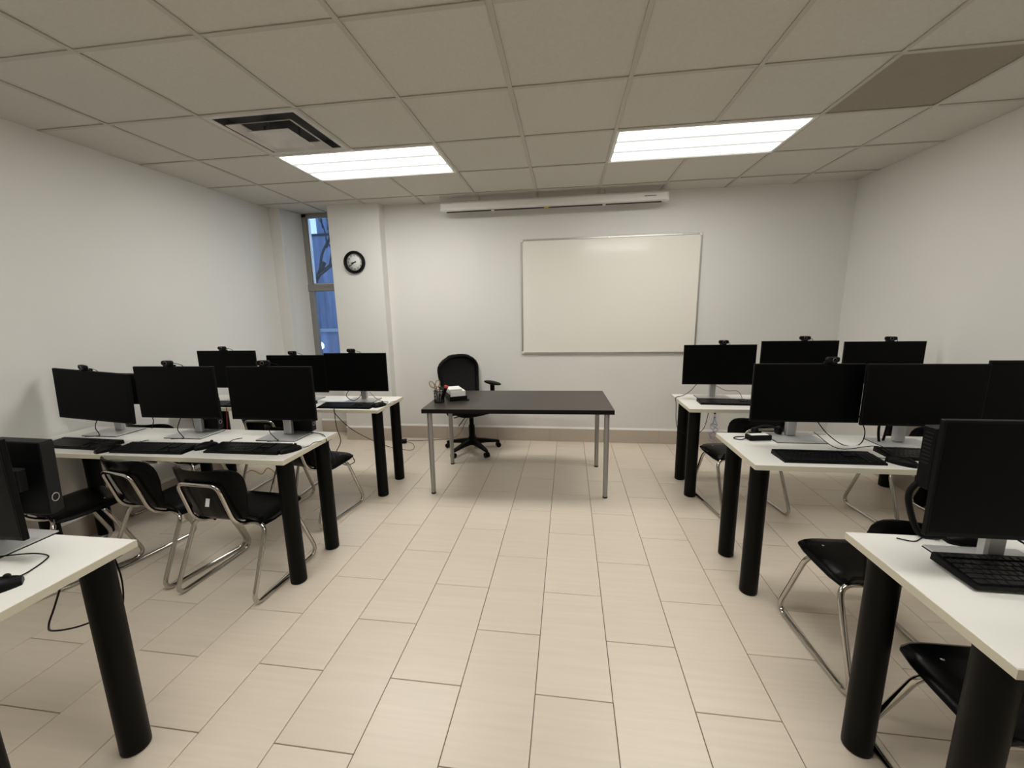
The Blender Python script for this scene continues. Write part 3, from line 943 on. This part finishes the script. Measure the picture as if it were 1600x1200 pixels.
# ------------------------------------------------------------------ cables
def cable(label, pts, r=0.0028, mt='plastic', n=6, name='cable'):
    b = B(); b.tube(spline(pts, n), r, 6)
    return tag(b.build(name, mt), label, 'cable', None)
z0 = DZ + 0.003
cable('black cable drooping from the near left desk beside its leg', [(-1.54, 1.055, 0.708), (-1.503, 1.05, 0.69), (-1.488, 1.05, 0.60), (-1.506, 1.05, 0.50), (-1.545, 1.05, 0.472), (-1.62, 1.00, 0.452), (-1.632, 0.94, 0.485), (-1.575, 0.90, 0.545), (-1.538, 0.90, 0.61), (-1.483, 0.90, 0.708)])
cable('thin black cable curled on the near left desktop', [(-1.548, 0.842, z0 + .008), (-1.565, 0.881, z0), (-1.585, 0.93, z0), (-1.61, 0.957, z0), (-1.66, 0.95, z0 + .008), (-1.741, 0.926, z0 + .008), (-1.80, 0.91, z0 + .008)], 0.002)
cable('black cable hanging from the far left desk onto a chair', [(-1.80, 2.885, z0 + .01), (-1.78, 2.855, 0.73), (-1.74, 2.80, 0.62), (-1.68, 2.74, 0.53), (-1.70, 2.70, 0.455)])
cable('black cable swooping from the far left desk to the wall strip', [(-1.79, 2.875, z0 + .01), (-1.765, 2.852, 0.70), (-1.70, 3.0, 0.52), (-1.66, 3.5, 0.22), (-1.62, 3.95, 0.03), (-1.70, 4.20, 0.006), (-1.80, 4.25, 0.02)])
cable('black cable over the aisle corner of the middle left desk', [(-1.60, 2.24, z0 + .01), (-1.52, 2.25, z0), (-1.45, 2.20, z0), (-1.415, 2.17, 0.70), (-1.43, 2.25, 0.55)], 0.0024)
cable('black looped cable under the aisle-side chair, far left desk', [(-1.72, 2.72, 0.42), (-1.68, 2.76, 0.33), (-1.62, 2.80, 0.34), (-1.63, 2.78, 0.41)], 0.003)
cable('grey cable along the wall behind the silver-legged table', [(-1.80, 4.29, 0.02), (-1.66, 4.34, 0.006), (-1.45, 4.40, 0.006), (-1.30, 4.41, 0.02), (-1.20, 4.40, 0.10), (-1.12, 4.38, 0.25), (-1.04, 4.40, 0.34)], 0.004, 'greycable')
cable('black cord slanting behind the table, left of office chair stem', [(-1.22, 4.40, 0.17), (-1.15, 4.38, 0.26), (-1.08, 4.35, 0.34), (-1.02, 4.30, 0.40)], 0.005)
cable('black cable looping off the corner of the far right desk', [(1.10, 3.50, 0.86), (1.04, 3.52, 0.775), (0.98, 3.50, z0), (0.905, 3.42, z0), (0.893, 3.36, 0.70), (0.90, 3.32, 0.52), (0.98, 3.28, 0.47), (1.08, 3.26, 0.52), (1.12, 3.26, 0.70)])
cable('thin black cable loop on the far right desk behind keyboard', [(1.22, 3.46, 0.84), (1.30, 3.44, 0.80), (1.38, 3.42, 0.80), (1.40, 3.38, z0), (1.34, 3.36, z0)], 0.002)
cable('black cable loop behind the aisle-side monitor, middle right desk', [(1.36, 2.33, 0.85), (1.40, 2.30, 0.79), (1.46, 2.26, z0), (1.55, 2.28, z0), (1.60, 2.33, 0.80), (1.58, 2.36, 0.88)], 0.0026)
cable('black mouse cable running along the middle right desktop', [(1.33, 2.30, 0.80), (1.40, 2.20, z0), (1.55, 2.16, z0 + .03), (1.58, 2.05, z0)], 0.002)
cable('black cable bundle hanging behind the middle monitor, middle right desk', [(1.66, 2.31, 0.90), (1.665, 2.33, 0.82), (1.67, 2.32, z0), (1.70, 2.34, z0), (1.715, 2.34, 0.86)], 0.006)
cable('thick black cable bundle behind the near right monitor', [(1.15, 1.37, 0.93), (1.115, 1.38, 0.90), (1.10, 1.375, 0.85), (1.12, 1.345, 0.755), (1.17, 1.33, 0.7515)], 0.009)
cable('black cable loop on the near right desk behind keyboard', [(1.30, 1.22, 0.80), (1.36, 1.25, 0.775), (1.42, 1.25, z0), (1.46, 1.27, z0), (1.40, 1.29, z0), (1.33, 1.28, 0.78)], 0.003)
for i in range(3):
    random.seed(40 + i)
    p = [(1.585, 4.44, 0.35 - 0.03 * i)]
    for k in range(7): p.append((1.565 + random.uniform(-0.05, 0.04), 4.40 + random.uniform(-0.05, 0.02), 0.27 - k * 0.036 + random.uniform(-0.015, 0.02)))
    cable(['blue-grey network cable tangled below the wall outlet, topmost', 'blue-grey network cable tangled below the wall outlet, middle', 'blue-grey network cable tangled below the wall outlet, lowest'][i], p, 0.003, 'bluecable', 8)
cable('yellow cable drooping under the middle left desk', [(-2.75, 2.95, 0.10), (-2.68, 2.98, 0.16), (-2.6, 3.0, 0.12), (-2.55, 3.02, 0.17), (-2.50, 3.05, 0.10)], 0.004, 'yellowcable')
cable('thin dark red cable hanging behind the middle left desk', [(-2.21, 2.33, 0.88), (-2.22, 2.33, 0.80), (-2.24, 2.34, 0.70)], 0.003, 'redcable')
cable('thin black cable hanging behind the tilted monitor', [(-2.80, 2.27, 0.92), (-2.74, 2.275, 0.87), (-2.72, 2.28, 0.80), (-2.73, 2.27, z0)], 0.0025)
for i, x in enumerate((-1.72, -2.345, -2.94)):
    cable(['thin black cable at the stand of the aisle-side monitor, middle left desk', 'thin black cable at the stand of the middle monitor, middle left desk', 'thin black cable at the stand of the tilted monitor'][i],
          [(x - 0.02, 2.15, 0.86), (x - 0.035, 2.13, 0.79), (x + 0.01, 2.11, 0.755), (x + 0.06, 2.07, 0.752), (x + 0.03, 2.02, 0.7625)], 0.0024)
cable('thin black cable at the stand of the aisle-side monitor, far left desk', [(-1.80, 3.17, 0.86), (-1.84, 3.15, 0.79), (-1.76, 3.12, 0.755), (-1.70, 3.14, 0.80), (-1.72, 3.16, 0.86)], 0.003)
cable('thin black mouse cable along the back of the far left desk', [(-1.64, 3.17, 0.82), (-1.60, 3.20, 0.756), (-1.53, 3.16, z0), (-1.47, 3.14, z0), (-1.45, 3.08, z0)], 0.002)

sp_ = thing('power_strip', 'black power adapter on the floor by the pillar', 'adapter', (-1.85, 4.25, 0), 0.3)
B().box((0, 0, 0.022), (0.10, 0.06, 0.044), 0.006).build('body', 'plastic', sp_)
B().box((0, 0, 0.046), (0.03, 0.02, 0.006), 0.002).build('switch', 'plastic2', sp_)

# ------------------------------------------------------------------ things on the teacher's table
cup = thing('pencil_cup', 'black mesh pencil cup with scissors on the dark table', 'pencil cup', (-1.052, 3.222, TT))
b = B(); b.lathe([(0.001, 0.0), (0.040, 0.0), (0.041, 0.004), (0.001, 0.004)], n=20); b.build('bottom', 'plastic', cup)
b = B()
for k in range(20):
    a = k * 2 * PI / 20
    for s_ in (-1, 1):
        b.tube([(0.041 * math.cos(a + s_ * 0.5 * q / 4), 0.041 * math.sin(a + s_ * 0.5 * q / 4), 0.004 + 0.096 * q / 4) for q in range(5)], 0.0012, 4)
b.build('mesh_wall', 'plastic', cup)
for z, r in ((0.004, 0.003), (0.099, 0.003)):
    b = B(); b.tube([(0.041 * math.cos(i * PI / 12), 0.041 * math.sin(i * PI / 12), z) for i in range(24)], r, 6, True); b.build('rim', 'plastic', cup)
sc = thing('scissors', 'tan-handled scissors standing in the pencil cup', 'scissors', (-1.062, 3.215, TT + 0.008), 0.3)
for s_ in (-1, 1):
    b = B(); b.T = Matrix.Rotation(-0.12, 4, 'Y')
    b.loft([[(s_ * 0.002 - wd, -0.001, z), (s_ * 0.002 + wd, -0.001, z), (s_ * 0.002 + wd, 0.001, z), (s_ * 0.002 - wd, 0.001, z)] for z, wd in ((0.0, 0.001), (0.05, 0.007), (0.105, 0.008))])
    b.build('blade', 'steel', sc)
    b = B(); b.T = Matrix.Rotation(-0.12, 4, 'Y')
    b.tube([(s_ * (0.023 + 0.0) + 0.018 * math.cos(a) + s_ * 0.008 * math.sin(a), 0, 0.150 + 0.028 * math.sin(a)) for a in [i * 2 * PI / 18 for i in range(18)]], 0.0045, 7, True)
    b.tube([(0, 0, 0.10), (s_ * 0.012, 0, 0.128)], 0.005, 7)
    b.build('handle', 'tan', sc)
rd = thing('red_stapler', 'small red tool sticking out of the pencil cup', 'stapler', (-1.03, 3.232, TT + 0.02), 0.2)
b = B(); b.T = Matrix.Rotation(0.35, 4, 'Y'); b.box((0, 0, 0.055), (0.026, 0.018, 0.11), 0.005); b.build('grip', 'plastic', rd)
b = B(); b.T = Matrix.Rotation(0.35, 4, 'Y'); b.box((0, 0, 0.115), (0.034, 0.022, 0.026), 0.006); b.build('head', 'red', rd)
for i, (dx, dy, mt, lab) in enumerate(((0.018, -0.018, 'plastic', 'black pen leaning in the pencil cup'), (-0.012, -0.022, 'greyleg', 'grey pen leaning in the pencil cup'))):
    pn_ = thing('pen', lab, 'pen', (-1.052, 3.222, TT + 0.006))
    b = B(); b.tube([(0, 0, 0), (dx, dy, 0.115)], 0.004, 8); b.build('barrel', mt, pn_)
    b = B(); b.tube([(dx, dy, 0.115), (dx * 1.1, dy * 1.1, 0.125)], 0.003, 8); b.build('cap', 'plastic2', pn_)
tray = thing('paper_tray', 'black wire tray holding white boxes on the dark table', 'tray', (-0.945, 3.36, TT), 0.5)
b = B(); b.box((0, 0, 0.012), (0.15, 0.19, 0.005)); b.box((-0.073, 0, 0.035), (0.004, 0.19, 0.05)); b.box((0.073, 0, 0.02), (0.004, 0.19, 0.02)); b.box((0, -0.093, 0.025), (0.15, 0.004, 0.03)); b.build('pan', 'plastic', tray)
b = B()
for sx in (-1, 1):
    for sy in (-1, 1): b.box((sx * 0.065, sy * 0.08, 0.005), (0.012, 0.012, 0.01))
b.build('feet', 'plastic2', tray)
for i, (c, d, r, lab) in enumerate((((-0.945, 3.36, TT + 0.049), (0.13, 0.17, 0.068), 0.5, 'large white paper box in the black tray'), ((-0.955, 3.345, TT + 0.0925), (0.11, 0.15, 0.016), 0.42, 'thin stack of white paper on top of the paper box'))):
    bx = thing('paper_stack', lab, 'paper', c, r)
    B().box((0, 0, 0), d, 0.001).build('sheets', 'paper', bx)
    B().box((0, 0, d[2] / 2 + 0.0008), (d[0] * 0.96, d[1] * 0.97, 0.0014)).build('top_sheet', 'clockface', bx)
sl = thing('notepad', 'thin black notepad lying beside the paper tray', 'notepad', (-0.85, 3.31, TT), 0.2)
B().box((0, 0, 0.004), (0.07, 0.05, 0.008), 0.001).build('cover', 'plastic', sl)
B().box((0, 0.002, 0.0085), (0.06, 0.03, 0.001)).build('band', 'plastic2', sl)

# ------------------------------------------------------------------ office chair behind the table
oc = thing('office_chair', 'black mesh-back swivel office chair behind the dark table', 'chair', (-0.99, 4.085, 0), math.radians(-137))
# local +y is forward
for i in range(5):
    a = math.radians(18 + i * 72)
    d = Vector((math.cos(a), math.sin(a), 0)); n_ = Vector((-d.y, d.x, 0))
    b = B(); rings = []
    for t_, wd, h0, h1 in ((0.02, 0.028, 0.075, 0.135), (0.14, 0.024, 0.075, 0.115), (0.27, 0.018, 0.062, 0.088), (0.30, 0.014, 0.058, 0.078)):
        rings.append([tuple(d * t_ + n_ * (s_ * wd) + Vector((0, 0, h))) for s_, h in ((-1, h0), (1, h0), (0.8, h1), (-0.8, h1))])
    b.loft(rings); arm = b.build('base_spoke', 'plastic', oc)
    b = B(); c = d * 0.29
    for s_ in (-1, 1):
        q = c + n_ * (s_ * 0.014)
        ring_ = []
        for off in (-0.009, 0.009):
            ring_.append([tuple(q + n_ * off + d * (0.027 * math.cos(k * PI / 8)) + Vector((0, 0, 0.027 + 0.027 * math.sin(k * PI / 8)))) for k in range(16)])
        b.loft(ring_, True, True)
    b.tube([tuple(c + Vector((0, 0, 0.03))), tuple(c + Vector((0, 0, 0.07)))], 0.007, 8)
    b.build('caster', 'plastic', arm)
B().lathe([(0.045, 0.07), (0.048, 0.13), (0.032, 0.16), (0.032, 0.28), (0.024, 0.285), (0.024, 0.40)], n=18).build('gas_lift', 'plastic', oc)
b = B(); b.box((0, 0.0, 0.415), (0.20, 0.26, 0.04), 0.01); b.tube([(0.1, 0.03, 0.41), (0.23, 0.05, 0.405)], 0.006, 8); b.build('tilt_mechanism', 'plastic', oc)
b = B(); b.rbox((0, 0.02, 0.475), (0.50, 0.48, 0.085), 0.11, 6, 0.03); b.build('seat', 'fabric', oc)
# backrest
def back_ring(z):
    f = (z - 0.56) / 0.42
    hw = 0.185 + 0.045 * math.sin(min(1, f * 1.1) * PI * 0.6)
    if f > 0.72: hw *= math.sqrt(max(0.0, 1 - ((f - 0.72) / 0.285) ** 2 * 0.72))
    y = -0.20 - 0.075 * f - 0.03 * math.sin(f * PI)
    return hw, y
loop = []
zs = [0.56 + 0.42 * i / 14 for i in range(15)]
for z in zs: loop.append((back_ring(z)[0], back_ring(z)[1] + 0.03, z))
for k in range(1, 6):
    hw, y = back_ring(0.98); a = k * PI / 6
    loop.append((hw * math.cos(a), y + 0.03 - 0.02 * math.sin(a), 0.98 + 0.018 * math.sin(a)))
for z in zs[::-1]: loop.append((-back_ring(z)[0], back_ring(z)[1] + 0.03, z))
b = B(); b.tube(loop, 0.021, 8, True); b.build('back_frame', 'plastic', oc)
vs = []; fs = []; nn = 9
for z in zs + [0.995]:
    hw, y = back_ring(min(z, 0.98))
    for k in range(nn):
        u = -1 + 2 * k / (nn - 1)
        vs.append((u * hw * (0.97 if z < 0.99 else 0.8), y + 0.03 * u * u - 0.004 + 0.0, z))
R_ = len(zs) + 1
for i in range(R_ - 1):
    for k in range(nn - 1): fs.append((i * nn + k, i * nn + k + 1, (i + 1) * nn + k + 1, (i + 1) * nn + k))
off = len(vs); vs2 = [(x, y - 0.006, z) for x, y, z in vs]
b = B(); b.add(vs + vs2, fs + [tuple(i + off for i in f[::-1]) for f in fs], True); b.build('back_mesh', 'mesh', oc)
b = B(); b.tube(fillet([(0, -0.05, 0.42), (0, -0.25, 0.42), (0, -0.275, 0.50), (0, -0.27, 0.66)], 0.05), 0.025, 8); b.build('back_post', 'plastic', oc)
for s_ in (-1, 1):
    b = B(); b.tube(fillet([(s_ * 0.16, 0.0, 0.43), (s_ * 0.275, 0.0, 0.43), (s_ * 0.275, 0.0, 0.69)], 0.04), 0.017, 8)
    b.box((s_ * 0.275, 0, 0.63), (0.03, 0.06, 0.13), 0.008); ap = b.build('armrest_post', 'plastic', oc)
    b = B(); rings = []
    for f in (0, 0.08, 0.25, 0.5, 0.75, 0.92, 1):
        y = -0.14 + 0.28 * f; wd = 0.052 * (math.sin(PI * (0.06 + 0.88 * f)) ** 0.5); h = 0.040 * (math.sin(PI * (0.08 + 0.84 * f)) ** 0.6)
        rings.append([(s_ * 0.275 + wd * math.cos(k * PI / 6), y, 0.705 + h * 0.5 * math.sin(k * PI / 6)) for k in range(12)])
    b.loft(rings, True, True); b.build('armrest_pad', 'plastic', ap)
